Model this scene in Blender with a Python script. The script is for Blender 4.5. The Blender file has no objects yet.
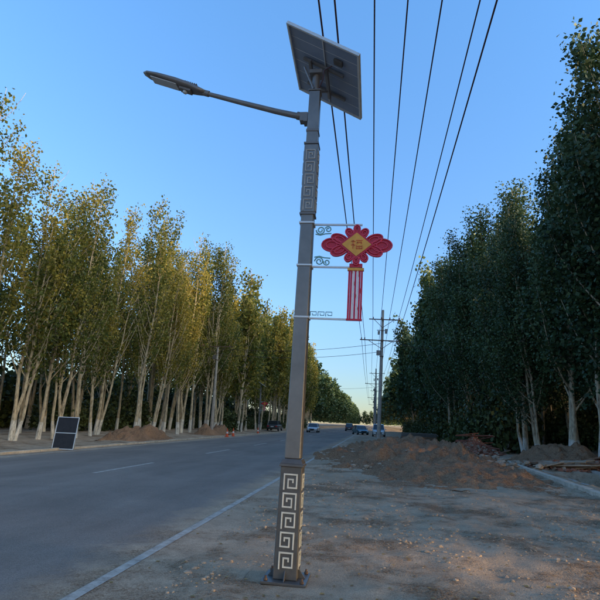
import bpy, math, random
import numpy as np
from mathutils import Vector, Matrix, noise
random.seed(5)
S=bpy.context.scene
COL=S.collection
# ------------------------------------------------------------------ materials
def mat(name,base,rough=0.7,metal=0.0,var=0.25,scale=6.0,bump=0.0,bscale=40.0,spec=0.4,col2=None):
    m=bpy.data.materials.new(name); m.use_nodes=True
    nt=m.node_tree; N=nt.nodes; L=nt.links
    b=N["Principled BSDF"]
    tc=N.new("ShaderNodeTexCoord"); n=N.new("ShaderNodeTexNoise")
    n.inputs["Scale"].default_value=scale; n.inputs["Detail"].default_value=6; n.inputs["Roughness"].default_value=0.65
    L.new(tc.outputs["Object"],n.inputs["Vector"])
    r=N.new("ShaderNodeValToRGB")
    c2=col2 if col2 else tuple(min(1,x*(1+var)) for x in base)
    r.color_ramp.elements[0].position=0.3; r.color_ramp.elements[1].position=0.72
    r.color_ramp.elements[0].color=(*[x*(1-var) for x in base],1)
    r.color_ramp.elements[1].color=(*c2,1)
    L.new(n.outputs["Fac"],r.inputs["Fac"]); L.new(r.outputs["Color"],b.inputs["Base Color"])
    b.inputs["Roughness"].default_value=rough; b.inputs["Metallic"].default_value=metal
    b.inputs["Specular IOR Level"].default_value=spec
    if bump>0:
        n2=N.new("ShaderNodeTexNoise"); n2.inputs["Scale"].default_value=bscale; n2.inputs["Detail"].default_value=5
        L.new(tc.outputs["Object"],n2.inputs["Vector"])
        bp=N.new("ShaderNodeBump"); bp.inputs["Strength"].default_value=bump; bp.inputs["Distance"].default_value=0.02
        L.new(n2.outputs["Fac"],bp.inputs["Height"]); L.new(bp.outputs["Normal"],b.inputs["Normal"])
    return m
M_pole=mat("pole_metal",(0.20,0.185,0.175),0.36,0.5,0.2,3,0.04,60)
M_pole_dark=mat("pole_metal_dark",(0.12,0.108,0.10),0.42,0.3,0.22,7)
M_cream=mat("cream_fret",(0.68,0.63,0.53),0.5,0,0.12,12)
M_fret2=mat("light_fret",(0.42,0.39,0.36),0.5,0,0.12,12)
M_arm=mat("arm_metal",(0.18,0.165,0.16),0.4,0.3,0.12,8)
M_alu=mat("aluminium_frame",(0.6,0.6,0.6),0.4,0.4,0.08,10)
M_back=mat("panel_backsheet",(0.19,0.23,0.31),0.4,0,0.12,3)
M_cell=mat("solar_cell",(0.02,0.024,0.045),0.2,0.1,0.2,4)
M_board=mat("board_cells",(0.022,0.022,0.026),0.45,0,0.3,5,spec=.25)
M_red=mat("red_plastic",(0.50,0.012,0.045),0.4,0,0.15,14)
M_pink=mat("red_led_tube",(0.66,0.05,0.10),0.35,0,0.12,14)
M_gold=mat("gold_plastic",(0.72,0.34,0.05),0.4,0,0.15,14)
M_orange=mat("orange_glyph",(0.65,0.13,0.03),0.4,0,0.1,14)
M_white=mat("white_tassel",(0.75,0.66,0.64),0.5,0,0.06,14)
M_teal=mat("teal_cloud",(0.22,0.45,0.46),0.45,0,0.15,14)
M_glass=mat("lamp_lens",(0.45,0.47,0.5),0.2,0,0.05,14)
M_conc=mat("concrete",(0.38,0.33,0.28),0.85,0,0.25,3,0.4,30)
M_kerb=mat("kerb_concrete",(0.52,0.43,0.33),0.85,0,0.3,2.5,0.4,25)
M_ins=mat("insulator",(0.25,0.12,0.08),0.3,0,0.1,9)
M_wire=mat("wire_rubber",(0.06,0.03,0.04),0.6,0,0.1,9)
M_bolt=mat("rusty_steel",(0.16,0.10,0.07),0.6,0.5,0.4,20)
M_rod=mat("rusty_rods",(0.26,0.085,0.05),0.8,0,0.45,6)
M_plank=mat("old_plank",(0.28,0.15,0.085),0.85,0,0.45,5,0.3,20)
M_plank2=mat("grey_plank",(0.36,0.26,0.18),0.85,0,0.35,5,0.3,20)
M_brick=mat("broken_brick",(0.34,0.13,0.075),0.9,0,0.4,3,0.3,30)
M_wet=mat("wet_silt",(0.06,0.05,0.04),0.15,0,0.4,2)
M_cone=mat("cone_orange",(0.75,0.10,0.03),0.5,0,0.1,9)
M_rubber=mat("tyre",(0.025,0.025,0.027),0.8,0,0.2,9)
M_win=mat("car_glass",(0.025,0.03,0.035),0.1,0,0.1,9,spec=0.8)
M_stone=mat("stones",(0.40,0.28,0.19),0.9,0,0.45,1.2,0.3,30)
M_litter=mat("dry_leaves",(0.30,0.19,0.06),0.8,0,0.5,2.0)
M_head=mat("headlamp",(0.7,0.7,0.68),0.2,0,0.05,9)
M_tail=mat("tail_lamp",(0.5,0.02,0.02),0.3,0,0.05,9)

def bark_mat():
    m=bpy.data.materials.new("poplar_bark"); m.use_nodes=True
    nt=m.node_tree;N=nt.nodes;L=nt.links;b=N["Principled BSDF"]
    tc=N.new("ShaderNodeTexCoord"); mp=N.new("ShaderNodeMapping"); mp.inputs["Scale"].default_value=(6,6,1.6)
    L.new(tc.outputs["Object"],mp.inputs["Vector"])
    n=N.new("ShaderNodeTexNoise"); n.inputs["Scale"].default_value=1.6; n.inputs["Detail"].default_value=7; n.inputs["Roughness"].default_value=0.7
    L.new(mp.outputs["Vector"],n.inputs["Vector"])
    r=N.new("ShaderNodeValToRGB"); e=r.color_ramp.elements
    e[0].position=0.36; e[0].color=(0.14,0.10,0.06,1); e[1].position=0.54; e[1].color=(0.52,0.41,0.27,1)
    L.new(n.outputs["Fac"],r.inputs["Fac"])
    sx=N.new("ShaderNodeSeparateXYZ"); L.new(tc.outputs["Object"],sx.inputs[0])
    ad=N.new("ShaderNodeMath"); ad.operation='MULTIPLY_ADD'; ad.inputs[1].default_value=.5; L.new(n.outputs["Fac"],ad.inputs[0]); L.new(sx.outputs[2],ad.inputs[2])
    lt=N.new("ShaderNodeMath"); lt.operation='LESS_THAN'; lt.inputs[1].default_value=1.3; L.new(ad.outputs[0],lt.inputs[0])
    r2=N.new("ShaderNodeValToRGB"); e=r2.color_ramp.elements
    e[0].position=0.35; e[0].color=(0.30,0.25,0.19,1); e[1].position=0.55; e[1].color=(0.68,0.61,0.52,1); L.new(n.outputs["Fac"],r2.inputs["Fac"])
    mx=N.new("ShaderNodeMix"); mx.data_type='RGBA'; L.new(lt.outputs[0],mx.inputs[0]); L.new(r.outputs[0],mx.inputs[6]); L.new(r2.outputs[0],mx.inputs[7])
    L.new(mx.outputs[2],b.inputs["Base Color"])
    b.inputs["Roughness"].default_value=0.85
    bp=N.new("ShaderNodeBump"); bp.inputs["Strength"].default_value=0.5; bp.inputs["Distance"].default_value=0.03
    L.new(n.outputs["Fac"],bp.inputs["Height"]); L.new(bp.outputs["Normal"],b.inputs["Normal"])
    return m
M_bark=bark_mat()
def leaf_mat(name,dark,mid,light,trans=0.35):
    m=bpy.data.materials.new(name); m.use_nodes=True
    nt=m.node_tree;N=nt.nodes;L=nt.links;b=N["Principled BSDF"]
    at=N.new("ShaderNodeAttribute"); at.attribute_name="tint"
    oi=N.new("ShaderNodeObjectInfo")
    ma=N.new("ShaderNodeMath"); ma.operation='MULTIPLY_ADD'; ma.inputs[1].default_value=0.40; 
    L.new(oi.outputs["Random"],ma.inputs[0])
    sb=N.new("ShaderNodeMath"); sb.operation='SUBTRACT'; sb.inputs[1].default_value=0.2
    L.new(at.outputs["Fac"],sb.inputs[0]); L.new(sb.outputs[0],ma.inputs[2])
    r=N.new("ShaderNodeValToRGB"); e=r.color_ramp.elements
    e[0].position=0.05; e[0].color=(*dark,1); e[1].position=0.95; e[1].color=(*light,1)
    k=e.new(0.5); k.color=(*mid,1)
    L.new(ma.outputs[0],r.inputs["Fac"]); L.new(r.outputs["Color"],b.inputs["Base Color"])
    b.inputs["Roughness"].default_value=0.55; b.inputs["Specular IOR Level"].default_value=0.3
    if trans>0:
        tr=N.new("ShaderNodeBsdfTranslucent"); L.new(r.outputs["Color"],tr.inputs["Color"])
        mx=N.new("ShaderNodeMixShader"); mx.inputs[0].default_value=trans
        L.new(b.outputs[0],mx.inputs[1]); L.new(tr.outputs[0],mx.inputs[2])
        L.new(mx.outputs[0],N["Material Output"].inputs["Surface"])
    return m
M_leafL=leaf_mat("poplar_leaves_sunlit_tone",(0.055,0.08,0.018),(0.16,0.165,0.032),(0.40,0.30,0.055),0.38)  # low sun on the left rows is painted into this yellower leaf colour
M_leafR=leaf_mat("poplar_leaves_shaded_tone",(0.022,0.048,0.02),(0.048,0.085,0.032),(0.09,0.125,0.042),0.18)  # shaded copy of the poplar leaves, shade painted in as darker blue-green
M_shrub=leaf_mat("shrub_leaves",(0.03,0.045,0.015),(0.06,0.08,0.024),(0.11,0.125,0.035),0)

# ------------------------------------------------------------------ mesh builder
class MB:
    def __init__(s): s.v=[];s.f=[];s.m=[];s.mats=[]
    def mi(s,m):
        if m not in s.mats: s.mats.append(m)
        return s.mats.index(m)
    def add(s,vs,fs,m,M=None):
        o=len(s.v)
        for p in vs:
            p=Vector(p)
            if M is not None: p=M@p
            s.v.append(tuple(p))
        k=s.mi(m)
        for f in fs: s.f.append(tuple(i+o for i in f)); s.m.append(k)
    def box(s,c,d,m,M=None,taper=1.0):
        x,y,z=[k/2 for k in d]; cx,cy,cz=c
        vs=[]
        for zz,t in ((-z,1.0),(z,taper)):
            for sx,sy in ((-1,-1),(1,-1),(1,1),(-1,1)): vs.append((cx+sx*x*t,cy+sy*y*t,cz+zz))
        s.add(vs,[(3,2,1,0),(4,5,6,7),(0,1,5,4),(1,2,6,5),(2,3,7,6),(3,0,4,7)],m,M)
    def tube(s,pts,rad,m,n=8,M=None,flat=1.0):
        pts=[Vector(p) for p in pts]; vs=[];fs=[]
        if not hasattr(rad,'__len__'): rad=[rad]*len(pts)
        for i,p in enumerate(pts):
            a=pts[max(0,i-1)]; b=pts[min(len(pts)-1,i+1)]
            t=(b-a).normalized()
            up=Vector((0,1,0)) if abs(t.y)<0.9 else Vector((1,0,0))
            x=t.cross(up).normalized(); y=t.cross(x).normalized()
            for k in range(n):
                an=2*math.pi*k/n
                vs.append(p+x*math.cos(an)*rad[i]+y*math.sin(an)*rad[i]*flat)
        for i in range(len(pts)-1):
            for k in range(n):
                fs.append((i*n+k,i*n+(k+1)%n,(i+1)*n+(k+1)%n,(i+1)*n+k))
        fs.append(tuple(range(n-1,-1,-1))); fs.append(tuple((len(pts)-1)*n+k for k in range(n)))
        s.add(vs,fs,m,M)
    def obj(s,name,parent=None,bevel=0,smooth=False,loc=None):
        me=bpy.data.meshes.new(name); me.from_pydata(s.v,[],s.f)
        for m in s.mats: me.materials.append(m)
        me.polygons.foreach_set("material_index",s.m)
        if smooth: me.polygons.foreach_set("use_smooth",[True]*len(s.f))
        me.update()
        o=bpy.data.objects.new(name,me); COL.objects.link(o)
        if parent: o.parent=parent
        if loc: o.location=loc
        if bevel>0:
            b=o.modifiers.new("bevel",'BEVEL'); b.width=bevel; b.segments=2; b.limit_method='ANGLE'; b.angle_limit=math.radians(40)
        return o
def empty(name,loc=(0,0,0),rot=(0,0,0)):
    e=bpy.data.objects.new(name,None); COL.objects.link(e); e.location=loc; e.rotation_euler=rot; e.empty_display_size=0.3
    return e

# ------------------------------------------------------------------ street lamp
def fret_paths(w,h,n):
    P=[]
    uh=h/n
    for i in range(n):
        z0=i*uh; mir=-1 if i%2 else 1
        pts=[(-.5,0.0),(-.5,.86),(.5,.86),(.5,.16),(-.18,.16),(-.18,.60),(.2,.60),(.2,.38)]
        P.append([(mir*a*w,z0+b*uh) for a,b in pts])
    return P
def add_fret(mb,zb,w,h,n,face_d0,face_d1,t,m):
    for q in range(4):
        R=Matrix.Rotation(q*math.pi/2,4,'Z')
        for path in fret_paths(w,h,n):
            for (x0,z0),(x1,z1) in zip(path[:-1],path[1:]):
                if abs(x0-x1)+abs(z0-z1)<1e-5: continue
                cx=(x0+x1)/2; cz=(z0+z1)/2
                k=cz/h; d=face_d0*(1-k)+face_d1*k
                sx=abs(x1-x0)+t if abs(x1-x0)>1e-5 else t
                sz=abs(z1-z0)-t if abs(z1-z0)>1e-5 else t
                mb.box((cx,-d,zb+cz),(sx,0.012,max(sz,0.004)),m,R)
def street_lamp(loc,rot=0,lean=0.0):
    E=empty("street_lamp",loc,(0,lean,rot))
    b=MB(); b.box((0,0,0.016),(0.46,0.46,0.024),M_pole_dark)
    for sx in (-1,1):
        for sy in (-1,1):
            b.tube([(sx*.185,sy*.185,0.028),(sx*.185,sy*.185,0.075)],0.012,M_bolt,8)
            b.tube([(sx*.185,sy*.185,0.029),(sx*.185,sy*.185,0.05)],0.022,M_bolt,6)
    for q in range(4):
        R=Matrix.Rotation(q*math.pi/2,4,'Z')
        b.add([(-.006,-.125,.028),(-.006,-.2,.028),(-.006,-.125,.12),(.006,-.125,.028),(.006,-.2,.028),(.006,-.125,.12)],
              [(0,1,2),(5,4,3),(0,3,4,1),(1,4,5,2),(2,5,3,0)],M_pole_dark,R)
    b.obj("base_plate",E,0.003)
    b=MB(); b.box((0,0,0.58),(0.25,0.25,1.1),M_pole_dark,taper=0.92); b.obj("fret_pedestal",E,0.008)
    b=MB(); add_fret(b,0.12,0.135,0.96,5,0.1265,0.1165,0.015,M_cream); b.obj("fret_ornament",E)
    b=MB(); b.box((0,0,1.145),(0.262,0.262,0.03),M_pole_dark,taper=0.98)
    b.box((0,0,1.185),(0.25,0.25,0.05),M_pole_dark,taper=0.8); b.obj("collar",E,0.006)
    b=MB(); b.box((0,0,1.21+1.42),(0.176,0.176,2.84),M_pole,taper=0.86); b.obj("pole_shaft",E,0.012)
    b=MB(); b.box((0,0,4.5),(0.172,0.172,0.9),M_pole); b.obj("upper_fret_box",E,0.008)
    b=MB(); add_fret(b,4.07,0.105,0.82,5,0.0875,0.0875,0.010,M_fret2)
    b.box((0,0,4.034),(0.184,0.184,0.022),M_arm); b.box((0,0,4.966),(0.184,0.184,0.022),M_arm); b.obj("upper_fret_ornament",E)
    b=MB(); b.box((0,0,5.345),(0.143,0.143,0.73),M_pole,taper=0.95); b.box((0,0,5.722),(0.16,0.16,0.02),M_arm)
    b.box((0,0,5.15),(0.157,0.157,0.035),M_arm); b.obj("pole_top",E,0.006)
    b=MB()
    b.box((-0.125,0,5.36),(0.10,0.10,0.12),M_arm)
    b.box((-0.10,0,5.305),(0.05,0.13,0.05),M_arm)
    b.tube([(-.12,0,5.37),(-.5,0,5.47),(-1.0,0,5.62),(-1.55,0,5.79)],[0.040,0.036,0.032,0.028],M_arm,12)
    b.tube([(-.15,0,5.385),(-.22,0,5.40)],0.050,M_arm,12)
    b.tube([(-1.42,0,5.752),(-1.50,0,5.777)],0.040,M_arm,12)
    b.obj("lamp_arm",E,0.004)
    A=math.atan2(0.31,0.88)
    T=Matrix.Translation((-1.48,0,5.765))@Matrix.Rotation(A,4,'Y')
    b=MB(); secs=[(0.0,.05,.035,0),(-.10,.075,.045,0),(-.22,.11,.052,.003),(-.45,.125,.052,.006),(-.70,.12,.038,.010),(-.88,.09,.025,.014),(-.95,.04,.014,.016)]
    vs=[];fs=[];n=14
    for (x,w,h,zo) in secs:
        for k in range(n):
            a=2*math.pi*k/n
            cz=math.sin(a); cx=math.cos(a)
            yy=w*math.copysign(abs(cx)**0.6,cx); zz=h*math.copysign(abs(cz)**0.7,cz)
            if zz<0: zz*=0.55
            vs.append((x,yy,zz+zo))
    for i in range(len(secs)-1):
        for k in range(n): fs.append((i*n+k,(i+1)*n+k,(i+1)*n+(k+1)%n,i*n+(k+1)%n))
    fs.append(tuple(range(n))); fs.append(tuple((len(secs)-1)*n+k for k in reversed(range(n))))
    b.add(vs,fs,M_arm,T); b.obj("luminaire_body",E,smooth=True)
    b=MB(); b.box((-.60,0,-.028),(.40,.16,.012),M_glass,T); b.box((-.27,0,-.040),(.17,.11,.03),M_arm,T)
    b.tube([(-.27,0,-.055),(-.27,0,-.085)],[.035,.028],M_glass,12,T)
    for k in range(7): b.box((-.30+k*.028,0,.052),(.008,.15,.02),M_arm,T)
    b.obj("luminaire_lens_and_sensor",E,0.003)
    ex=Vector((0.86,-0.03,-0.51)).normalized(); ey=Vector((0.0,0.998,-0.06)); ey=(ey-ex*ey.dot(ex)).normalized(); ez=ex.cross(ey)
    c=Vector((0.115,0.13,6.10))
    R=Matrix(((ex.x,ey.x,ez.x,c.x),(ex.y,ey.y,ez.y,c.y),(ex.z,ey.z,ez.z,c.z),(0,0,0,1)))
    W,H=1.06,1.23
    b=MB(); b.box((0,0,0.006),(W-.05,H-.05,0.006),M_back,R); b.obj("panel_backsheet",E)
    b=MB(); b.box((0,0,0.013),(W-.05,H-.05,0.006),M_cell,R); b.obj("panel_cells",E)
    b=MB()
    for sx in (-1,1): b.box((sx*(W/2-.0125),0,0),(.025,H,.04),M_alu,R)
    for sy in (-1,1): b.box((0,sy*(H/2-.0125),0),(W-.052,.025,.04),M_alu,R)
    b.obj("panel_frame",E)
    b=MB(); b.box((0,-.02,-.004),(.014,H-.06,.012),M_alu,R)
    for k in range(1,6): b.box((0,-H/2+k*H/6,.0015),(W-.06,.004,.003),M_alu,R)
    b.box((-.02,-.13,-.028),(.62,.04,.03),M_arm,R); b.box((-.02,.33,-.028),(.62,.04,.03),M_arm,R)
    b.box((-.20,.1,-.06),(.04,.60,.03),M_arm,R); b.box((.05,.1,-.06),(.04,.60,.03),M_arm,R)
    b.box((.22,-.33,-.02),(.12,.09,.028),M_pole_dark,R)
    b.obj("panel_rails",E,0.003)
    b=MB(); b.tube([(0,0,5.72),(0,0.0,5.97)],0.045,M_arm,12)
    b.tube([(-.02,-.05,5.75),(-.16,-.02,6.10)],0.014,M_arm,6); b.tube([(.03,.03,5.75),(.12,.30,5.95)],0.014,M_arm,6)
    b.box((0,0,5.99),(.16,.16,.05),M_arm); b.tube([(0.03,-.05,5.70),(.10,-.12,5.82),(.12,-.16,5.93),(.22,-.2,5.96)],.009,M_wire,6)
    b.obj("panel_bracket",E)
    b=MB()
    for z,x1 in ((3.92,.66),(3.39,.66),(2.77,.63)):
        b.box((.07+(x1-.07)/2,0,z),(x1-.07,.022,.022),M_alu)
        b.box((0.0,0,z),(.18,.18,.022),M_alu)
    b.obj("ornament_bars",E,0.002)
    def spiral(cx,cz,r0,r1,a0,a1,n=22):
        return [(cx+math.cos(a0+(a1-a0)*i/n)*(r0+(r1-r0)*i/n),0,cz+math.sin(a0+(a1-a0)*i/n)*(r0+(r1-r0)*i/n)) for i in range(n+1)]
    b=MB()
    for cx,cz,sg in ((.165,3.85,1),(.165,3.46,-1)):
        b.tube(spiral(cx,cz,.055,.014,math.pi*1.0,math.pi*(1.0+sg*3.2)),.008,M_teal,6)
        b.tube(spiral(cx+.09,cz+.01*sg,.04,.012,math.pi*0.9,math.pi*(.9+sg*-2.6)),.008,M_teal,6)
        b.tube([(cx-.06,0,cz-.05*sg),(cx,0,cz-.062*sg),(cx+.06,0,cz-.045*sg),(cx+.13,0,cz-.04*sg)],.008,M_teal,6)
    for x0 in (.13,.22,.31):
        pts=[(x0-.035,0,2.80),(x0-.035,0,2.85),(x0+.035,0,2.85),(x0+.035,0,2.81),(x0-.01,0,2.81),(x0-.01,0,2.83)]
        b.tube(pts,.006,M_teal,4)
    b.obj("cloud_scrolls",E)
    kx,kz=.60,3.66
    def ell(cx,cz,a,bb,ang,n=28,y=0):
        ca,sa=math.cos(ang),math.sin(ang)
        return [(kx+cx+a*math.cos(2*math.pi*i/n)*ca-bb*math.sin(2*math.pi*i/n)*sa,y,kz+cz+a*math.cos(2*math.pi*i/n)*sa+bb*math.sin(2*math.pi*i/n)*ca) for i in range(n)]
    bd=MB(); bt=MB()
    petals=[(.295,.0,.115,.080,0),(.20,.070,.105,.058,.38),(.20,-.070,.105,.058,-.38),
            (.085,.150,.058,.042,.9),(.085,-.150,.058,.042,-.9),(0,.195,.036,.05,0),(0,-.195,.036,.05,0)]
    allp=[]
    for p in petals:
        allp.append(p)
        if p[0]>0: allp.append((-p[0],p[1],p[2],p[3],-p[4]))
    for j,(cx,cz,a,bb,an) in enumerate(allp):
        yo=0.0015*j
        f=ell(cx,cz,a,bb,an,28,-.013-yo); r=ell(cx,cz,a,bb,an,28,.013+yo)
        n=28
        bd.add(f+r,[tuple(range(n)),tuple(range(2*n-1,n-1,-1))]+[(i,n+i,n+(i+1)%n,(i+1)%n) for i in range(n)],M_red)
        for sc in (1.0,.55):
            q=ell(cx,cz,a*sc,bb*sc,an,28,-.022-yo); q.append(q[0]); bt.tube(q,.009 if sc==1 else .007,M_pink,6)
    bd.obj("knot_loops",E); bt.obj("knot_tubes",E)
    b=MB()
    def rhomb(w,h,y,m,th):
        vs=[(kx-w,y,kz),(kx,y,kz-h),(kx+w,y,kz),(kx,y,kz+h)]; vs+=[(a,y+th,c) for a,_,c in vs]
        b.add(vs,[(0,1,2,3),(7,6,5,4),(0,4,5,1),(1,5,6,2),(2,6,7,3),(3,7,4,0)],m)
    rhomb(.205,.178,-.045,M_red,.09); rhomb(.172,.146,-.052,M_gold,.104)
    for dx,dz,w,h in ((-.05,.0,.014,.13),(-.05,.045,.06,.014),(-.05,-.01,.06,.014),(.04,.06,.09,.013),(.04,.03,.07,.013),(.04,-.03,.08,.012),(.04,-.065,.08,.012),(.0,-.045,.012,.05),(.08,-.045,.012,.05),(.04,-.045,.012,.04),(.01,.02,.012,.03),(.07,.02,.012,.03)):
        b.box((kx+dx*.8,-.056,kz+dz*.8),(w*.8,.006,h*.8),M_orange)
    b.obj("knot_medallion",E)
    b=MB()
    b.box((kx,0,3.41),(.15,.05,.045),M_red); b.box((kx,0,3.365),(.19,.05,.03),M_gold)
    xs=np.linspace(-.085,.085,8)
    for i in range(7):
        m=(M_red,M_red,M_white,M_red,M_white,M_red,M_red)[i]
        w=(xs[1]-xs[0])
        b.box((kx+(xs[i]+xs[i+1])/2,0,3.06),(w-.003,.03 if m is M_red else .022,.58),m)
    b.box((kx,0,2.768),(.18,.035,.02),M_red)
    b.obj("knot_tassel",E)
    return E
street_lamp((-0.865,5.85,0.0),0,math.radians(1.0))
street_lamp((-14.1,66,0.0),0,0)

# ------------------------------------------------------------------ ground
def fbm(x,y,s,o=4,seed=0):
    return noise.fractal(Vector((x*s+seed,y*s-seed,seed*.37)),0.6,2.1,o)
def sm(a,b,x):
    t=min(1,max(0,(x-a)/(b-a))); return t*t*(3-2*t)
def gheight(x,y):
    z=0
    if x>-2.3:
        e=x+fbm(x*.3,y,.5,3,17)*.35
        z=.022*sm(-2.15,-1.3,e)-.012*(1-sm(-2.3,-1.9,e))
        n=fbm(x,y,.6,4,3)*.035*sm(-1.8,0.8,x) + fbm(x,y,2.6,4,7)*.018*sm(-2.2,-.8,x)+ (fbm(x,y,1.1,4,27)*.05*sm(3,4.5,x))
        for xc in (1.2,2.75):
            dd=(x-xc-.25*math.sin(y*.16))/.14
            n-=.016*math.exp(-dd*dd)
        d=math.hypot(x+.865,y-5.85); k=sm(.35,1.0,d)
        z=z*k+n*k
        pit=sm(6.75,6.95,x-.06*(y-15))*(1-sm(9.3,9.7,x))*sm(10,11,y)*(1-sm(23.6,24.2,y))
        z-=.95*pit
        z+=.5*sm(10.5,16,x)*sm(15,30,y)
    elif x<-13.2:
        z=fbm(x,y,.5,4,9)*.06*min(1,(-13.2-x)/1.5)
        z+=.25*min(1,max(0,(-14.5-x)/4))
    return z
xs=[-1500,-700,-300,-120,-60,-40]+list(np.arange(-34,-13,1.2))+[-13.2,-13.0,-12.0,-8,-4,-2.4]+list(np.arange(-2.3,6,.08))+list(np.arange(6,10,.15))+list(np.arange(10.2,24,1.0))+[30,45,80,150,400,900,1500]
ys=[-300,-100,-40,-20,-10,-4]+list(np.arange(-2,3,.6))+list(np.arange(3,14,.08))+list(np.arange(14.1,32,.25))+list(np.arange(32.5,70,1.5))+list(np.arange(75,200,10))+[250,350,500,800,1300,2500]
V=[(x,y,gheight(x,y)) for y in ys for x in xs]
nx=len(xs); Fc=[(j*nx+i,j*nx+i+1,(j+1)*nx+i+1,(j+1)*nx+i) for j in range(len(ys)-1) for i in range(nx-1)]
me=bpy.data.meshes.new("ground"); me.from_pydata(V,[],Fc); me.polygons.foreach_set("use_smooth",[True]*len(Fc))
g=bpy.data.objects.new("ground",me); COL.objects.link(g)
def nodes(name):
    m=bpy.data.materials.new(name); m.use_nodes=True
    return m,m.node_tree.nodes,m.node_tree.links,m.node_tree.nodes["Principled BSDF"]
def nz(N,L,tc,scale,detail=6,rough=.6,dist=0,vec=None):
    n=N.new("ShaderNodeTexNoise"); n.inputs["Scale"].default_value=scale; n.inputs["Detail"].default_value=detail; n.inputs["Roughness"].default_value=rough; n.inputs["Distortion"].default_value=dist
    L.new(vec if vec else tc.outputs["Object"],n.inputs["Vector"]); return n
def ramp(N,L,src,stops):
    r=N.new("ShaderNodeValToRGB"); e=r.color_ramp.elements
    e[0].position=stops[0][0]; e[0].color=(*stops[0][1],1); e[1].position=stops[-1][0]; e[1].color=(*stops[-1][1],1)
    for p,c in stops[1:-1]:
        k=e.new(p); k.color=(*c,1)
    L.new(src,r.inputs["Fac"]); return r
def mixc(N,L,fac,a,b,mode='MIX'):
    m=N.new("ShaderNodeMix"); m.data_type='RGBA'; m.blend_type=mode
    if isinstance(fac,float): m.inputs[0].default_value=fac
    else: L.new(fac,m.inputs[0])
    L.new(a,m.inputs[6]); L.new(b,m.inputs[7]); return m.outputs[2]
D1=(.43,.305,.205); D2=(.54,.40,.28)
GT=(.49,.58)
def dirt_core(N,L,tc,base1,base2,grav1,grav2,gthr):
    big=nz(N,L,tc,.35,6,.6,0); base=ramp(N,L,big.outputs["Fac"],[(.35,base1),(.65,base2)])
    mid=nz(N,L,tc,2.2,8,.75); mr=ramp(N,L,mid.outputs["Fac"],[(.3,(.72,.70,.68)),(.7,(1.12,1.10,1.08))])
    c=mixc(N,L,1.0,base.outputs[0],mr.outputs[0],'MULTIPLY')
    vo=N.new("ShaderNodeTexVoronoi"); vo.inputs["Scale"].default_value=30; L.new(tc.outputs["Object"],vo.inputs["Vector"])
    sp=N.new("ShaderNodeSeparateColor"); L.new(vo.outputs["Color"],sp.inputs[0])
    gr=mixc(N,L,sp.outputs[0],ramp(N,L,vo.outputs["Distance"],[(0,grav1),(.7,tuple(k*.6 for k in grav1))]).outputs[0],ramp(N,L,vo.outputs["Distance"],[(0,grav2),(.7,tuple(k*.6 for k in grav2))]).outputs[0])
    pm=nz(N,L,tc,.5,10,.74,0); pr=ramp(N,L,pm.outputs["Fac"],[(gthr[0],(0,0,0)),(gthr[1],(1,1,1))])
    fine=nz(N,L,tc,38,3,.6)
    fm=N.new("ShaderNodeMath"); fm.operation='MULTIPLY'; L.new(pr.outputs[0],fm.inputs[0])
    fr=ramp(N,L,fine.outputs["Fac"],[(.4,(.4,.4,.4)),(.55,(1,1,1))]); L.new(fr.outputs[0],fm.inputs[1])
    c=mixc(N,L,fm.outputs[0],c,gr)
    sp2=ramp(N,L,nz(N,L,tc,90,2,.6).outputs["Fac"],[(.3,(.62,.62,.62)),(.7,(1.28,1.28,1.28))])
    c=mixc(N,L,1.0,c,sp2.outputs[0],'MULTIPLY')
    return c,fm,vo,mid,fine
def dirt_bump(N,L,b,fm,vo,mid,fine,k=1.0):
    iv=N.new("ShaderNodeMath"); iv.operation='SUBTRACT'; iv.inputs[0].default_value=1; L.new(vo.outputs["Distance"],iv.inputs[1])
    h0=N.new("ShaderNodeMath"); h0.operation='MULTIPLY'; L.new(fm.outputs[0],h0.inputs[0]); L.new(iv.outputs[0],h0.inputs[1])
    h=N.new("ShaderNodeMath"); h.operation='MULTIPLY_ADD'; L.new(h0.outputs[0],h.inputs[0]); h.inputs[1].default_value=.55; L.new(mid.outputs["Fac"],h.inputs[2])
    bp=N.new("ShaderNodeBump"); bp.inputs["Strength"].default_value=.85*k; bp.inputs["Distance"].default_value=.04
    L.new(h.outputs[0],bp.inputs["Height"]); 
    bp2=N.new("ShaderNodeBump"); bp2.inputs["Strength"].default_value=.8*k; bp2.inputs["Distance"].default_value=.014
    L.new(fine.outputs["Fac"],bp2.inputs["Height"]); L.new(bp.outputs["Normal"],bp2.inputs["Normal"]); L.new(bp2.outputs["Normal"],b.inputs["Normal"])
def dirt_mat(name,base1,base2,grav1,grav2,gthr=GT):
    m,N,L,b=nodes(name); tc=N.new("ShaderNodeTexCoord")
    c,fm,vo,mid,fine=dirt_core(N,L,tc,base1,base2,grav1,grav2,gthr)
    L.new(c,b.inputs["Base Color"]); b.inputs["Roughness"].default_value=.97; b.inputs["Specular IOR Level"].default_value=.05
    dirt_bump(N,L,b,fm,vo,mid,fine)
    return m
GV1=(.29,.16,.09); GV2=(.48,.32,.20)
M_dirt=dirt_mat("dusty_dirt",D1,D2,GV1,GV2)
M_grav=dirt_mat("brown_gravel",(.40,.20,.115),(.50,.28,.16),(.31,.155,.09),(.58,.36,.21),(.3,.5))
me.materials.append(M_dirt)

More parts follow.
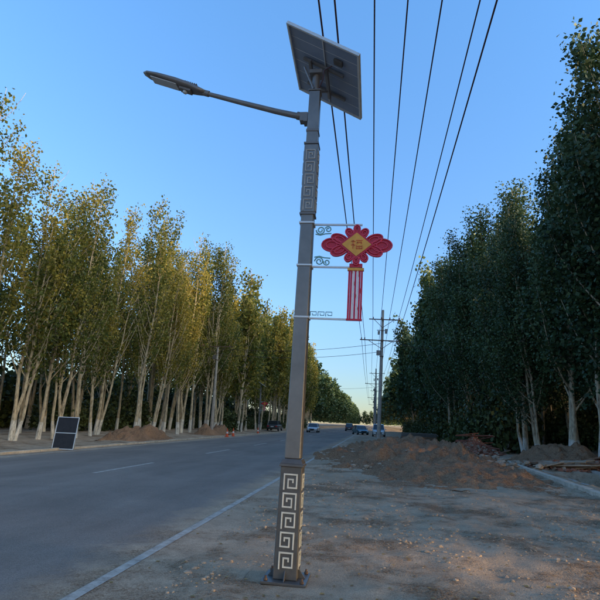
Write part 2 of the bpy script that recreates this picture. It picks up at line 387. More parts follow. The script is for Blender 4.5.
m,N,L,b=nodes("asphalt"); tc=N.new("ShaderNodeTexCoord")
sx=N.new("ShaderNodeSeparateXYZ"); L.new(tc.outputs["Object"],sx.inputs[0])
mp=N.new("ShaderNodeMapping"); mp.inputs["Scale"].default_value=(1,.12,1); L.new(tc.outputs["Object"],mp.inputs["Vector"])
a1=ramp(N,L,nz(N,L,tc,1,6,.6,0,mp.outputs["Vector"]).outputs["Fac"],[(.3,(.205,.162,.132)),(.7,(.275,.222,.182))])
a2=ramp(N,L,nz(N,L,tc,120,3,.7).outputs["Fac"],[(.3,(.5,.5,.5)),(.7,(1.5,1.5,1.5))])
c=mixc(N,L,1.0,a1.outputs[0],a2.outputs[0],'MULTIPLY')
a3=ramp(N,L,nz(N,L,tc,.25,8,.7,1).outputs["Fac"],[(.35,(.87,.87,.87)),(.65,(1.1,1.1,1.1))]); c=mixc(N,L,1.0,c,a3.outputs[0],'MULTIPLY')
dc,fm,vo,mid,fine=dirt_core(N,L,tc,D1,D2,GV1,GV2,GT)
mr=N.new("ShaderNodeMapRange"); mr.inputs[1].default_value=-3.5; mr.inputs[2].default_value=-2.0; L.new(sx.outputs[0],mr.inputs[0])
nn=nz(N,L,tc,1.3,9,.78,.6)
ad=N.new("ShaderNodeMath"); ad.operation='ADD'; L.new(mr.outputs[0],ad.inputs[0]); L.new(nn.outputs["Fac"],ad.inputs[1])
dr=ramp(N,L,ad.outputs[0],[(.6,(0,0,0)),(1.25,(1,1,1))]); c=mixc(N,L,dr.outputs[0],c,dc)
mr2=N.new("ShaderNodeMapRange"); mr2.inputs[1].default_value=-11.8; mr2.inputs[2].default_value=-13.0; L.new(sx.outputs[0],mr2.inputs[0])
ad2=N.new("ShaderNodeMath"); ad2.operation='ADD'; L.new(mr2.outputs[0],ad2.inputs[0]); L.new(nn.outputs["Fac"],ad2.inputs[1])
dr2=ramp(N,L,ad2.outputs[0],[(.7,(0,0,0)),(1.3,(.9,.9,.9))]); c=mixc(N,L,dr2.outputs[0],c,dc)
L.new(c,b.inputs["Base Color"]); b.inputs["Roughness"].default_value=.9; b.inputs["Specular IOR Level"].default_value=.12
bp=N.new("ShaderNodeBump"); bp.inputs["Strength"].default_value=.5; bp.inputs["Distance"].default_value=.008; L.new(nz(N,L,tc,90,3,.7).outputs["Fac"],bp.inputs["Height"]); L.new(bp.outputs["Normal"],b.inputs["Normal"])
M_asph=m
yy=list(np.arange(-20,60,2))+list(np.arange(60,200,5))+[300,500,900,1500]
V=[];Fc=[]
for i,y in enumerate(yy):
    V+=[(-13.05,y,.004),(-6,y,.004),(-1.3,y,.004)]
    if i: o=3*(i-1); Fc+=[(o,o+1,o+4,o+3),(o+1,o+2,o+5,o+4)]
me=bpy.data.meshes.new("asphalt_road"); me.from_pydata(V,[],Fc); me.materials.append(M_asph)
o=bpy.data.objects.new("asphalt_road",me); COL.objects.link(o)
m,N,L,b=nodes("worn_road_paint"); tc=N.new("ShaderNodeTexCoord")
r=ramp(N,L,nz(N,L,tc,5,9,.8).outputs["Fac"],[(.38,(.30,.235,.185)),(.55,(.48,.41,.34)),(.75,(.66,.59,.50))])
L.new(r.outputs[0],b.inputs["Base Color"]); b.inputs["Roughness"].default_value=.85
M_paint=m
mb=MB()
def strip(x0,x1,y0,y1): mb.add([(x0,y0,.008),(x1,y0,.008),(x1,y1,.008),(x0,y1,.008)],[(0,1,2,3)],M_paint)
strip(-2.67,-2.55,-20,600)
strip(-12.55,-12.42,-20,600)
y=4.0
while y<300: strip(-7.57,-7.43,y,y+4); y+=10
mb.obj("road_markings")

def kerb(pts,name,w=.14,h=.12,seg=1.0):
    mb=MB()
    for (x0,y0),(x1,y1) in zip(pts[:-1],pts[1:]):
        Ln=math.hypot(x1-x0,y1-y0); n=max(1,int(Ln/seg)); 
        an=math.atan2(y1-y0,x1-x0)
        for i in range(n):
            t=(i+.5)/n; jx=random.uniform(-.015,.015)
            T=Matrix.Translation((x0+(x1-x0)*t+jx,y0+(y1-y0)*t,h/2-.03+random.uniform(-.012,.012)))@Matrix.Rotation(an+random.uniform(-.012,.012),4,'Z')
            mb.box((0,0,0),(Ln/n-.012,w,h+.06),M_kerb,T)
    return mb.obj(name,None,.008)
kerb([(-13.15,2),(-13.15,90)],"roadside_kerb",.16,.09)
kerb([(5.85,11.5),(6.0,15.5),(6.62,25.6),(6.9,29)],"lot_kerb",.22,.12,.9)
E=empty("drainage_channel",(0,0,0))
mb=MB()
for y in np.arange(10.6,23.6,1.6):
    xw=6.72+.06*(y+.8-15)
    mb.box((xw,y+.8,-.42),(.12,1.585,.86),M_conc,Matrix.Identity(4)); mb.box((9.42,y+.8,-.40),(.16,1.585,1.0),M_conc)
mb.obj("channel_walls",E,.006)
mb=MB(); mb.add([(6.7,10.8,-.80),(9.4,10.8,-.80),(9.4,23.8,-.80),(7.2,23.8,-.80)],[(0,1,2,3)],M_wet); mb.obj("wet_bed",E)

def mound(name,cx,cy,rx,ry,h,matl,seed,res=70,rough=.35):
    V=[];Fc=[]
    for j in range(res+1):
        for i in range(res+1):
            u=-1+2*i/res; v=-1+2*j/res; x=cx+u*rx; y=cy+v*ry
            d=math.hypot(u,v)
            e=max(0,1-d+fbm(x,y,.8,4,seed)*.22)
            z=h*(sm(0,.75,e))*(1+fbm(x,y,.7,4,seed+3)*rough*1.6)+fbm(x,y,3.5,4,seed+8)*.07*min(1,e*4)
            z-= .06 if e<=0 else .06*(1-sm(0,.12,e))
            V.append((x,y,z))
    for j in range(res):
        for i in range(res):
            a=j*(res+1)+i; Fc.append((a,a+1,a+res+2,a+res+1))
    me=bpy.data.meshes.new(name); me.from_pydata(V,[],Fc); me.materials.append(matl); me.polygons.foreach_set("use_smooth",[True]*len(Fc))
    o=bpy.data.objects.new(name,me); COL.objects.link(o)
mound("gravel_mound",1.8,29,4.7,11.5,.76,M_grav,31,150)
mound("gravel_mound",2.8,20.5,3.7,5.8,.32,M_grav,41,110)
mound("dirt_mound",-15.4,34,1.5,5,.75,M_grav,51,60)
mound("dirt_mound",-15.6,52,1.4,6,.8,M_grav,61,50)
mound("dirt_mound",10.0,31,2.4,5,.8,M_grav,71,60)

PH=(1+5**.5)/2
IB=[(-1,PH,0),(1,PH,0),(-1,-PH,0),(1,-PH,0),(0,-1,PH),(0,1,PH),(0,-1,-PH),(0,1,-PH),(PH,0,-1),(PH,0,1),(-PH,0,-1),(-PH,0,1)]
IF=[(0,11,5),(0,5,1),(0,1,7),(0,7,10),(0,10,11),(1,5,9),(5,11,4),(11,10,2),(10,7,6),(7,1,8),(3,9,4),(3,4,2),(3,2,6),(3,6,8),(3,8,9),(4,9,5),(2,4,11),(6,2,10),(8,6,7),(9,8,1)]
def stones(name,gen,n,m):
    V=[];Fc=[]
    for k in range(n):
        x,y,z,s=gen()
        R=Matrix.Rotation(random.random()*6.28,3,Vector((random.random(),random.random(),random.random()+.1)).normalized())
        sc=(random.uniform(.7,1.3),random.uniform(.6,1.1),random.uniform(.4,.8)); o=len(V)
        for p in IB:
            q=R@Vector(p)*(s/1.9)*random.uniform(.8,1.15); V.append((x+q.x*sc[0],y+q.y*sc[1],z+q.z*sc[2]))
        Fc+=[tuple(i+o for i in f) for f in IF]
    me=bpy.data.meshes.new(name); me.from_pydata(V,[],Fc); me.materials.append(m)
    o=bpy.data.objects.new(name,me); COL.objects.link(o)
def gen1():
    while True:
        x=random.uniform(-2.1,6); y=3+random.random()**1.5*21
        if fbm(x,y,.5,4,77)+random.gauss(0,.18)>.1: break
    return x,y,gheight(x,y)+.002,min(.055,.005+random.expovariate(1/.008))
stones("scattered_stones",gen1,9000,M_stone)
def gen2():
    a=random.random()*6.28; d=math.sqrt(random.random())
    x=1.8+math.cos(a)*d*4.5; y=28.5+math.sin(a)*d*11
    return x,y,.05+max(0,.6*sm(0,.75,1-d))*random.uniform(.6,1.05),.02+random.expovariate(1/.03)
stones("mound_rubble",gen2,1300,M_stone)
def gen3(): return random.gauss(5.9,.45),random.gauss(27.5,1.6),random.uniform(0,.25),random.uniform(.06,.22)
stones("rubble_heap",gen3,120,M_stone)
V=[];Fc=[]
for k in range(1500):
    x=random.uniform(-2.5,6); y=3.5+random.random()**1.4*20
    if random.random()<.35: x=random.gauss(5.3,.4)
    z=gheight(x,y)+.007; a=random.random()*6.28; s=random.uniform(.015,.035); o=len(V)
    for da,rr,dz in ((0,1.1,.003),(1.57,.7,.006),(3.14,1,.001),(4.71,.7,random.uniform(0,.012))): V.append((x+math.cos(a+da)*s*rr,y+math.sin(a+da)*s*rr,z+dz))
    Fc.append((o,o+1,o+2,o+3))
me=bpy.data.meshes.new("fallen_leaves"); me.from_pydata(V,[],Fc); me.materials.append(M_litter); o=bpy.data.objects.new("fallen_leaves",me); COL.objects.link(o)

def heap(name,cx,cy,wx,wy,hh,n,lrange,size,mats,bricks=0,ang=0):
    mb=MB()
    gz=max(gheight(cx,cy),0)
    for k in range(n):
        Ln=random.uniform(*lrange); t=random.random()
        z=.03+hh*t; sp=(1-t*.7)
        T=Matrix.Translation((cx+random.uniform(-1,1)*wx*sp,cy+random.uniform(-1,1)*wy*sp,z+gz))@Matrix.Rotation(ang+random.gauss(0,.5),4,'Z')@Matrix.Rotation(random.gauss(0,.12),4,'Y')@Matrix.Rotation(random.gauss(0,.2),4,'X')
        m=random.choice(mats)
        mb.box((0,0,0),(Ln,size[0]*random.uniform(.7,1.3),size[1]),m,T)
    for k in range(bricks):
        t=random.random()**1.5; z=.04+hh*t*1.0; sp=1.15*(1-t*.75); a=random.random()*6.28; d=math.sqrt(random.random())
        T=Matrix.Translation((cx+math.cos(a)*d*wx*sp,cy+math.sin(a)*d*wy*sp,z*(1.05-d*.6)+gz))@Matrix.Rotation(random.random()*6.28,4,'Z')@Matrix.Rotation(random.gauss(0,.5),4,'X')@Matrix.Rotation(random.gauss(0,.4),4,'Y')
        mb.box((0,0,0),(random.uniform(.12,.26),.12,.07),M_brick if random.random()<.8 else M_stone,T)
    return mb.obj(name)
heap("brick_rubble_pile",6.9,38,1.8,2.2,1.25,18,(1.0,2.0),(.12,.05),[M_rod,M_plank,M_rod],2200)
heap("scrap_timber_pile",8.3,25.9,1.1,1.3,.35,16,(1.2,2.4),(.26,.06),[M_plank,M_plank2,M_plank2],260,ang=.2)
heap("brick_rubble_pile",10.9,27.5,1.7,2.0,.55,10,(1.2,2.2),(.22,.06),[M_plank,M_rod,M_plank2],1100,ang=-.2)

# ------------------------------------------------------------------ leaning panel left, cones, timber stack
E=empty("solar_panel",(-12.95,21.3,.02),(math.radians(-10),0,math.radians(8)))
mb=MB(); mb.box((0,0,.70),(.86,.02,1.30),M_board); mb.obj("cells",E)
mb=MB()
for sxx in (-1,1): mb.box((sxx*.445,0,.70),(.03,.045,1.36),M_alu)
for zz in (.035,.70,1.365): mb.box((0,0 if zz!=.70 else -.014,zz),(.858,.045 if zz!=.70 else .006,.03),M_alu)
mb.obj("frame",E,.002)
mb=MB(); mb.tube([(-.33,.02,1.2),(-.33,.5,-.05)],.018,M_alu,6); mb.tube([(.33,.02,1.2),(.33,.5,-.05)],.018,M_alu,6); mb.obj("rear_struts",E)
def cone(loc):
    E=empty("traffic_cone",loc); mb=MB(); mb.box((0,0,.02),(.36,.36,.04),M_cone); mb.obj("foot",E,.01)
    mb=MB(); mb.tube([(0,0,.04),(0,0,.30)],[.14,.098],M_cone,16); mb.tube([(0,0,.30),(0,0,.45)],[.099,.074],M_white,16); mb.tube([(0,0,.45),(0,0,.75)],[.073,.025],M_cone,16); mb.obj("body",E,smooth=False)
for p in ((-12.9,47,.01),(-13.0,49.5,.01),(-13.3,62,.01)): cone(p)
E=empty("timber_stack",(4.4,52,0))
mb=MB()
for k in range(5):
    for j in range(4): mb.box((random.uniform(-.1,.1),-.8+j*.5,.55+k*.11),(3.2,.34,.07),random.choice([M_plank,M_pole_dark]))
for xx in (-1.3,0,1.3): mb.box((xx,0,.25),(.2,1.8,.5),M_plank)
mb.obj("boards",E)

# ------------------------------------------------------------------ cars
def car(name,loc,rot,color,suv=False):
    E=empty(name,loc,(0,0,rot)); pm=mat("car_paint_"+str(random.randint(0,9999)),color,.3,.2,.05,3,spec=.6)
    h=1.72 if suv else 1.46; bh=.98 if suv else .86
    sec=[(-2.25,.72,.42,bh-.12),(-2.1,.86,.28,bh),(-1.3,.90,.24,bh+.03),(0,.90,.22,bh+.02),(1.0,.90,.24,bh),(1.8,.86,.26,bh-.12),(2.2,.74,.34,bh-.26)]
    vs=[];fs=[]
    for x,w,z0,z1 in sec:
        vs+=[(x,-w*.93,z0),(x,-w,z0+.2),(x,-w*.97,z1-.08),(x,-w*.86,z1),(x,w*.86,z1),(x,w*.97,z1-.08),(x,w,z0+.2),(x,w*.93,z0)]
    n=8
    for i in range(len(sec)-1):
        for k in range(n): fs.append((i*n+k,i*n+(k+1)%n,(i+1)*n+(k+1)%n,(i+1)*n+k))
    fs.append(tuple(reversed(range(n)))); fs.append(tuple((len(sec)-1)*n+k for k in range(n)))
    mb=MB(); mb.add(vs,fs,pm); mb.obj("body",E,.02)
    rb=-2.0 if suv else -1.75
    cab=[(rb,.80,bh-.03),(rb+.35,.66,h-.04),(-.3,.68,h),(.35,.66,h-.05),(1.05,.80,bh-.03)]
    mb=MB(); vs=[];
    for x,w,z in cab: vs+=[(x,-w,z),(x,w,z)]
    fs=[(0,1,3,2),(2,3,5,4),(4,5,7,6),(6,7,9,8),(0,2,4,6,8),(9,7,5,3,1)]
    mb.add(vs,fs,M_win); mb.obj("glasshouse",E)
    mb=MB(); 
    mb.add([(rb+.33,-.68,h-.045),(rb+.33,.68,h-.045),(-.3,-.70,h+.012),(-.3,.70,h+.012),(.38,-.68,h-.05),(.38,.68,h-.05)],[(0,2,3,1),(2,4,5,3)],pm)
    for sy in (-1,1):
        for (x0,z0,w0),(x1,z1,w1) in (((rb,bh-.03,.81),(rb+.35,h-.04,.67)),((.35,h-.05,.67),(1.05,bh-.03,.81)),((-.35,bh,.83),(-.35,h-.02,.69))):
            mb.tube([(x0,sy*w0,z0),(x1,sy*w1,z1)],.035,pm,6)
        mb.box((.75,sy*.97,bh+.08),(.12,.16,.12),pm)
    mb.obj("roof_and_pillars",E)
    mb=MB()
    for x in (-1.38,1.4):
        for sy in (-1,1):
            mb.tube([(x,sy*.70,.33),(x,sy*.915,.33)],.33,M_rubber,20); mb.tube([(x,sy*.9,.33),(x,sy*.925,.33)],.20,M_alu,12)
    mb.obj("wheels",E)
    mb=MB()
    for sy in (-1,1):
        mb.box((2.10,sy*.62,bh-.30),(.22,.30,.13),M_head); mb.box((-2.2,sy*.62,bh-.2),(.14,.26,.16),M_tail)
    mb.box((2.2,0,.52),(.08,.8,.2),M_rubber); mb.box((2.26,0,.42),(.02,.44,.12),M_win); mb.box((-2.26,0,.6),(.02,.44,.12),M_head)
    mb.obj("lights_and_grille",E)
    return E
car("white_sedan_car",(-9.6,88,.01),-math.pi/2,(.62,.62,.62))
car("parked_car",(-14.6,80,.15),math.pi/2,(.06,.065,.07))
car("silver_suv_car",(.95,78,.02),-math.pi/2,(.55,.56,.57),True)
car("blue_car",(-1.9,88,.0),-math.pi/2+.3,(.04,.16,.22),False)
car("dark_car",(-5.2,125,.01),math.pi/2,(.05,.05,.06),True)

# ------------------------------------------------------------------ utility poles and wires
def upole(loc,lean=0.0,transf=False,h=11.2):
    E=empty("utility_pole",loc,(0,lean,0))
    mb=MB(); mb.tube([(0,0,-.2),(0,0,h/2),(0,0,h)],[.17,.14,.10],M_conc,16); mb.obj("concrete_pole",E,smooth=False)
    mb=MB()
    for z,x0,x1,att in ((10.35,-1.15,1.5,(-.8,-.1,.6,1.38)),(8.55,-1.85,1.45,(-1.72,-1.45,1.23))):
        if z>h: continue
        mb.box(((x0+x1)/2,-.15,z),(x1-x0,.08,.08),M_bolt)
        mb.tube([(0,-.13,z-.7),(x1*.6,-.15,z-.04)],.022,M_bolt,6); mb.tube([(0,-.13,z-.7),(x0*.6,-.15,z-.04)],.022,M_bolt,6)
        for a in att:
            mb.tube([(a,-.15,z+.04),(a,-.15,z+.10),(a,-.15,z+.13),(a,-.15,z+.17),(a,-.15,z+.2)],[.03,.055,.035,.05,.03],M_ins,10)
    mb.obj("crossarms",E)
    mb=MB()
    if h>10:
        mb.box((.32,-.12,9.35),(.22,.18,.38),M_pole); mb.box((-.30,-.12,9.2),(.16,.16,.30),M_pole); mb.box((0,-.12,9.42),(.9,.05,.05),M_bolt)
    mb.box((-.28,-.1,7.5),(.3,.22,.4),M_pole); mb.tube([(0,0,7.2),(0,0,7.26)],.17,M_bolt,12)
    mb.obj("fuse_boxes",E)
    return E
upole((.52,44,0),math.radians(1.6),True); upole((.6,92,0),0); upole((.6,140,0),0); upole((.6,188,0),0); upole((.6,-6,0),0)
upole((-15.3,50,0),0,h=8.6)
cur=bpy.data.curves.new("overhead_wires",'CURVE'); cur.dimensions='3D'; cur.bevel_depth=.017; cur.bevel_resolution=1
def wire(p,q,sag,n=24):
    s=cur.splines.new('POLY'); s.points.add(n)
    for i in range(n+1):
        t=i/n; s.points[i].co=(p[0]+(q[0]-p[0])*t,p[1]+(q[1]-p[1])*t,p[2]+(q[2]-p[2])*t-4*sag*t*(1-t),1)
for (xa,xp,z) in ((-.05,-.02,10.53),(.65,.67,10.53),(1.36,1.38,10.53),(2.14,2.16,10.53),(-.98,-.95,8.73),(-.71,-.68,8.73),(1.98,2.0,8.73)):
    wire((xa,-6,z+.1),(xp,43.85,z),.30)
    for y0 in (44,92,140): wire((xp-(.15 if y0>44 else 0),y0-.15,z),(xp-.15,y0+47.85,z),.5)
wire((.7,43.8,8.3),(-15.3,50,8.4),.45); wire((.7,43.8,7.6),(-15.3,50,7.9),.5)
wire((-15.3,50,8.4),(-45,52,8.5),.5); wire((-15.3,50,7.9),(-15.3,98,8.0),.5)
wire((.5,92,8.0),(-15,92,8.0),.5); wire((.8,43.8,8.6),(14,50,8),.4)
cur.materials.append(M_wire)
o=bpy.data.objects.new("overhead_wires",cur); COL.objects.link(o)

# ------------------------------------------------------------------ vegetation
def np_tube(pts,rad,n=6):
    pts=np.array(pts); rad=np.array(rad); k=len(pts)
    t=np.gradient(pts,axis=0); t/=np.linalg.norm(t,axis=1)[:,None]+1e-9
    ref=np.tile([1.0,0.13,0],(k,1)); x=np.cross(t,ref); x/=np.linalg.norm(x,axis=1)[:,None]+1e-9; y=np.cross(t,x)
    a=np.arange(n)*2*np.pi/n
    V=(pts[:,None,:]+rad[:,None,None]*(np.cos(a)[None,:,None]*x[:,None,:]+np.sin(a)[None,:,None]*y[:,None,:])).reshape(-1,3)
    i,j=np.meshgrid(np.arange(k-1),np.arange(n),indexing='ij')
    Q=np.stack([i*n+j,i*n+(j+1)%n,(i+1)*n+(j+1)%n,(i+1)*n+j],-1).reshape(-1,4)
    return V,Q
def fastmesh(name,V,Q,mi,tint,mats):
    me=bpy.data.meshes.new(name)
    me.vertices.add(len(V)); me.vertices.foreach_set("co",V.astype(np.float32).ravel())
    me.loops.add(len(Q)*4); me.loops.foreach_set("vertex_index",Q.astype(np.int32).ravel())
    me.polygons.add(len(Q)); me.polygons.foreach_set("loop_start",np.arange(0,len(Q)*4,4,dtype=np.int32))
    try: me.polygons.foreach_set("loop_total",np.full(len(Q),4,dtype=np.int32))
    except Exception: pass
    for m in mats: me.materials.append(m)
    me.polygons.foreach_set("material_index",mi.astype(np.int32))
    at=me.attributes.new("tint",'FLOAT','POINT'); at.data.foreach_set("value",tint.astype(np.float32))
    me.update(calc_edges=True); me.validate()
    return me
def leaves(rng,cent,ctint,per,sig,size):
    n=len(cent)*per
    c=np.repeat(cent,per,0)+rng.normal(0,1,(n,3))*np.array(sig)
    tn=np.clip(np.repeat(ctint,per)+rng.normal(0,.13,n),0,1)
    nrm=rng.normal(0,1,(n,3)); nrm/=np.linalg.norm(nrm,axis=1)[:,None]
    u=np.cross(nrm,rng.normal(0,1,(n,3))); u/=np.linalg.norm(u,axis=1)[:,None]; v=np.cross(nrm,u)
    s=size*rng.uniform(.6,1.3,n)[:,None]
    V=np.stack([c-u*s*.55,c-v*s*.42+nrm*s*.08,c+u*s*.6,c+v*s*.42+nrm*s*.08],1).reshape(-1,3)
    Q=np.arange(n*4).reshape(-1,4)
    return V,Q,np.repeat(tn,4)
def tree_arrays(H,seed,nstem,spread,per,size,crown0=.16,nbr=26,dead=0,tubes=True,sig=(.26,.26,.38)):
    rng=np.random.default_rng(seed)
    Vs=[];Qs=[];Ms=[];Ts=[];off=0
    cent=[];ct=[]
    def addt(p,r,n=6):
        nonlocal off
        if not tubes: return
        V,Q=np_tube(p,r,n); Vs.append(V);Qs.append(Q+off);Ms.append(np.zeros(len(Q)));Ts.append(np.full(len(V),.5)); off+=len(V)
    for s in range(nstem):
        az=rng.uniform(0,6.28); tl=rng.uniform(.3,1.0)*spread*(1 if nstem>1 else .3); hs=H*(1 if s==0 else rng.uniform(.72,.95))
        b0=np.array([math.cos(az),math.sin(az),0])*(.12 if nstem>1 else 0)
        ts=np.linspace(0,1,10)
        P=np.array([b0+np.array([math.cos(az),math.sin(az),0])*tl*(t**.7)*1.1+np.array([rng.normal(0,.05),rng.normal(0,.05),0])*(t>0)+np.array([0,0,hs*t-(.15 if t==0 else 0)]) for t in ts])
        r0=H*.0085*(1 if nstem==1 else .8)*rng.uniform(.85,1.2)
        addt(P,r0*(1-ts*.93)*np.where(ts==0,1.35,1),8)
        def at(t):
            k=min(8,int(t*9)); f=t*9-k; return P[k]*(1-f)+P[k+1]*f
        nb=int(nbr/ (nstem**.6))
        for k in range(nb):
            t0=crown0+(.93-crown0)*((k+rng.uniform(0,1))/nb)
            a=rng.uniform(0,6.28); Ln=(1-t0)**.8*H*.27+rng.uniform(.5,1.4)
            out=rng.uniform(.45,.85)*spread/1.3
            d0=np.array([math.cos(a)*out,math.sin(a)*out,.8]); d0/=np.linalg.norm(d0); d1=np.array([math.cos(a)*.25,math.sin(a)*.25,1]); d1/=np.linalg.norm(d1)
            q=[at(t0)]; m=5
            for i in range(m): 
                w=i/(m-1); d=d0*(1-w)+d1*w; q.append(q[-1]+d*Ln/m+rng.normal(0,.04,3))
            rb=max(.014,r0*(1-t0)*.45)
            addt(q,np.linspace(rb,.008,m+1),5)
            tb=rng.uniform(.15,.82)
            isdead=rng.random()<dead
            if isdead: continue
            nc=max(3,int(Ln*2.6))
            for i in range(nc):
                w=(.22+.8*(i+rng.random())/nc)*m; kk=min(m-1,int(w)); ff=min(1,w-kk)
                c=q[kk]*(1-ff)+q[kk+1]*ff
                cent.append(c+rng.normal(0,.16,3)); ct.append(tb+rng.normal(0,.12)+(w/m-.5)*.15)
        for i in range(int(6*H/16)):
            t=.8+.2*i/6 if i<7 else .9
            cent.append(at(min(.999,t))+rng.normal(0,.12,3)); ct.append(.6)
    cent=np.array(cent); ct=np.array(ct)
    V,Q,T=leaves(rng,cent,ct,per,sig,size)
    Vs.append(V);Qs.append(Q+off);Ms.append(np.ones(len(Q)));Ts.append(T)
    return np.concatenate(Vs),np.concatenate(Qs),np.concatenate(Ms),np.concatenate(Ts)
def variants(n,leafm,**kw):
    out=[]
    for i in range(n):
        k=dict(kw); k['seed']=kw['seed']+i; 
        if 'stems' in k: st=k.pop('stems'); k['nstem']=st[i%len(st)]
        V,Q,Mi,T=tree_arrays(**k); out.append(fastmesh("poplar_tree",V,Q,Mi,T,[M_bark,leafm]))
    return out
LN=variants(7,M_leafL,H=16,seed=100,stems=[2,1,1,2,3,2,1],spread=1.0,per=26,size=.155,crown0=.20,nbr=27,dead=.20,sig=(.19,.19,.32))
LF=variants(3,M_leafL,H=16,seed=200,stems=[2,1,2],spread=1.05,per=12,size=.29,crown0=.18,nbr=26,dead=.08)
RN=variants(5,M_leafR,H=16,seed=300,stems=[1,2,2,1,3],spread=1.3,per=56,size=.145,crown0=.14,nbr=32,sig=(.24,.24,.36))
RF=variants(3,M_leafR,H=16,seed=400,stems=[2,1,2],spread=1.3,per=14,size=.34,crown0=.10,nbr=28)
rg=random.Random(23)
def place(meshes,x,y,H,wid=1.0,name="poplar_tree"):
    me=rg.choice(meshes); o=bpy.data.objects.new(name,me); COL.objects.link(o)
    s=H/16; o.location=(x,y,gheight(x,y)-.05); o.scale=(s*wid,s*wid,s); o.rotation_euler=(rg.gauss(0,.025),rg.gauss(0,.025),rg.uniform(0,6.28))
def HL(y): return min(21.5,14.3+max(0,(y-20))*.145)
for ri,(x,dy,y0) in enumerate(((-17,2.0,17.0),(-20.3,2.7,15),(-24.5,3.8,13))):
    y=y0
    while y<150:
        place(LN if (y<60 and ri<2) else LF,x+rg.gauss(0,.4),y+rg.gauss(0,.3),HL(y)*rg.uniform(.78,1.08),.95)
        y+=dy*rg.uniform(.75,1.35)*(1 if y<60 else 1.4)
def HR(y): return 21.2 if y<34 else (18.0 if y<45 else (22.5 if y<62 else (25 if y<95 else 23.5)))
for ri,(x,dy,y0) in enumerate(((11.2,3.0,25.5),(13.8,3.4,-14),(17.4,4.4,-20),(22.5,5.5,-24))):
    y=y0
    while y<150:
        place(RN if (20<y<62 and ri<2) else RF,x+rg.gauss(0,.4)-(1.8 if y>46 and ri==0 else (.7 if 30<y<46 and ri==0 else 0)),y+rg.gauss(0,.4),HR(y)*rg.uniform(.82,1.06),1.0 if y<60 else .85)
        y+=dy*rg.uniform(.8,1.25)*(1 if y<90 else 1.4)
lods=[tree_arrays(16,500+i,1,1.4,6,.7,.08,20,0,False,(.4,.4,.5)) for i in range(3)]
VV=[];QQ=[];TT=[];off=0
def addlod(x,y,H,w=1.2):
    global off
    V,Q,Mi,T=lods[rg.randrange(3)]; a=rg.uniform(0,6.28); s=H/16
    R=np.array([[math.cos(a),-math.sin(a),0],[math.sin(a),math.cos(a),0],[0,0,1]])
    VV.append((V*[s*w,s*w,s])@R.T+[x,y,0]); QQ.append(Q+off); TT.append(T); off+=len(V)
for y in np.arange(150,620,6):
    for x in (-18,-23): addlod(x+rg.gauss(0,1),y,20*rg.uniform(.8,1.05))
    for x in (9.5,14): addlod(x+rg.gauss(0,1),y,21*rg.uniform(.8,1.05))
for x in np.arange(-60,60,5): addlod(x,640+rg.uniform(-15,15),rg.uniform(13,20),1.8)
Q=np.concatenate(QQ)
me=fastmesh("distant_tree_row",np.concatenate(VV),Q,np.zeros(len(Q)),np.concatenate(TT),[M_leafR])
o=bpy.data.objects.new("distant_tree_row",me); COL.objects.link(o)
def shrub(seed,size=.17,per=20):
    rng=np.random.default_rng(seed); n=110
    a=rng.uniform(0,6.28,n); rr=np.sqrt(rng.random(n))*1.3; h=rng.random(n)**.8*2.1*(1-(rr/1.55)**2)
    c=np.stack([np.cos(a)*rr,np.sin(a)*rr,h+.1],1)
    V,Q,T=leaves(rng,c,rng.uniform(.2,.8,n),per,(.2,.2,.2),size)
    Vs=[V];Qs=[Q];Ms=[np.ones(len(Q))];Ts=[T];off=len(V)
    for k in range(9):
        az=rng.uniform(0,6.28); p=[np.array([0,0,-.1]),np.array([math.cos(az)*.3,math.sin(az)*.3,.7]),np.array([math.cos(az)*.8,math.sin(az)*.8,1.5])]
        V,Q=np_tube(p,[.03,.02,.008],5); Vs.append(V);Qs.append(Q+off);Ms.append(np.zeros(len(Q)));Ts.append(np.full(len(V),.5)); off+=len(V)
    return fastmesh("shrub",np.concatenate(Vs),np.concatenate(Qs),np.concatenate(Ms),np.concatenate(Ts),[M_bark,M_shrub])
SH=[shrub(700+i) for i in range(3)]
def psh(x,y,s,hz=1):
    o=bpy.data.objects.new("shrub",rg.choice(SH)); COL.objects.link(o); o.location=(x,y,gheight(x,y)-.05); o.scale=(s,s,s*hz); o.rotation_euler=(0,0,rg.uniform(0,6.28))
for y in np.arange(62,130,3.6): psh(-18.6+rg.gauss(0,.7),y,rg.uniform(.8,1.5))
for y in np.arange(12,110,2.8): psh(-29.5+rg.gauss(0,.7),y,rg.uniform(2.0,2.7),1.15)
for y in np.arange(36,130,3.2): psh(-23+rg.gauss(0,.8),y,rg.uniform(1.0,1.8))
for y in np.arange(42,150,2.8): psh(9.6+rg.gauss(0,.6),y,rg.uniform(1.0,1.7),1.3)
for y in np.arange(26,120,3.2): psh(15.5+rg.gauss(0,.8),y,rg.uniform(1.0,1.6))
for y in np.arange(12,110,3.0): psh(22.5+rg.gauss(0,.8),y,rg.uniform(1.7,2.5),1.2)

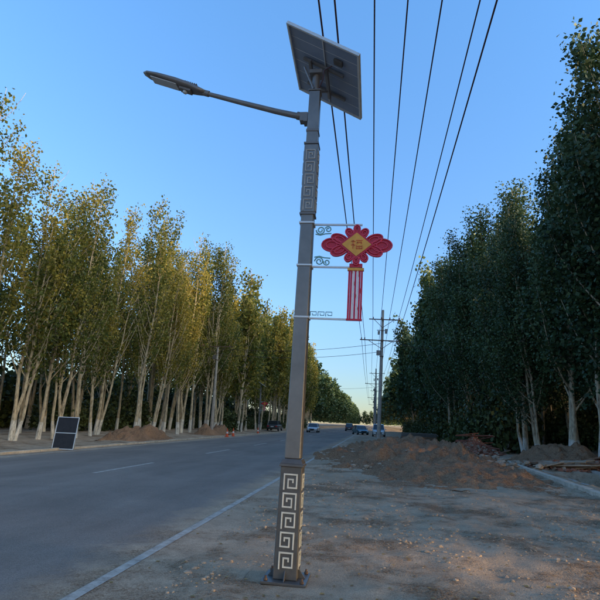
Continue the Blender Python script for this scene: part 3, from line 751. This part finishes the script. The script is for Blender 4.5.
# ------------------------------------------------------------------ light
el=math.radians(14); az=math.radians(100)
w=bpy.data.worlds.new("World"); S.world=w; w.use_nodes=True
nt=w.node_tree; LK=nt.links; bg=nt.nodes["Background"]; sk=nt.nodes.new("ShaderNodeTexSky"); sk.sky_type='NISHITA'; sk.sun_disc=False
sk.sun_elevation=el; sk.sun_rotation=az; sk.air_density=1.0; sk.dust_density=0.25; sk.ozone_density=1.5; sk.altitude=900
tc=nt.nodes.new("ShaderNodeTexCoord"); sp=nt.nodes.new("ShaderNodeSeparateXYZ"); LK.new(tc.outputs["Generated"],sp.inputs[0])
rp=nt.nodes.new("ShaderNodeValToRGB"); rp.color_ramp.elements[0].position=0.0; rp.color_ramp.elements[0].color=(.21,.22,.245,1)
rp.color_ramp.elements[1].position=.72; rp.color_ramp.elements[1].color=(.52,.80,1,1)
k=rp.color_ramp.elements.new(.22); k.color=(.40,.49,.60,1)
LK.new(sp.outputs[2],rp.inputs["Fac"])
# warm boost added to the sky's unseen sun side, as fill for the ground
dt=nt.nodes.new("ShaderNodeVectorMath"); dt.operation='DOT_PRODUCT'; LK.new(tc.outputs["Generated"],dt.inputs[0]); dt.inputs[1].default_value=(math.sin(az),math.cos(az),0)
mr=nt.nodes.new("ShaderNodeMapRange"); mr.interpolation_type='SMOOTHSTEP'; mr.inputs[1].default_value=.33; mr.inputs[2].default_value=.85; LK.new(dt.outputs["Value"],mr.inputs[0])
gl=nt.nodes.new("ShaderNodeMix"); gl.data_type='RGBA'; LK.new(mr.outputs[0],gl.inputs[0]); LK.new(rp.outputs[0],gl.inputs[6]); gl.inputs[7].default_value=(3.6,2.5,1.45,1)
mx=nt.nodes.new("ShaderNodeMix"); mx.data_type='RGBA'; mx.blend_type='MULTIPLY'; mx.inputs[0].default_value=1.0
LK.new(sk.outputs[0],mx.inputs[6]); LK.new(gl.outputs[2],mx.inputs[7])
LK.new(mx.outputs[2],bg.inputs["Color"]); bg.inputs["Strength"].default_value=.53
sd=Vector((math.sin(az)*math.cos(el),math.cos(az)*math.cos(el),math.sin(el)))
l=bpy.data.lights.new("sun",'SUN'); l.energy=5.0; l.angle=math.radians(5); l.color=(1,.74,.44)
lo=bpy.data.objects.new("sun",l); COL.objects.link(lo); lo.rotation_euler=sd.to_track_quat('Z','Y').to_euler()

# ------------------------------------------------------------------ camera
p=math.radians(13.1766); ps=math.radians(8.2446); ro=math.radians(2.5)
f=Vector((-math.sin(ps)*math.cos(p),math.cos(ps)*math.cos(p),math.sin(p))); r=Vector((math.cos(ps),math.sin(ps),0)); u=r.cross(f)
R=r*math.cos(ro)+u*math.sin(ro); U=-r*math.sin(ro)+u*math.cos(ro)
cd=bpy.data.cameras.new("camera"); cd.sensor_width=36; cd.lens=31.2; cd.clip_end=5000; cd.clip_start=.1
co=bpy.data.objects.new("camera",cd); COL.objects.link(co)
co.matrix_world=Matrix(((R.x,U.x,-f.x,0),(R.y,U.y,-f.y,0),(R.z,U.z,-f.z,1.6),(0,0,0,1)))
S.camera=co
S.view_settings.view_transform='Standard'; S.view_settings.look='None'; S.view_settings.exposure=0
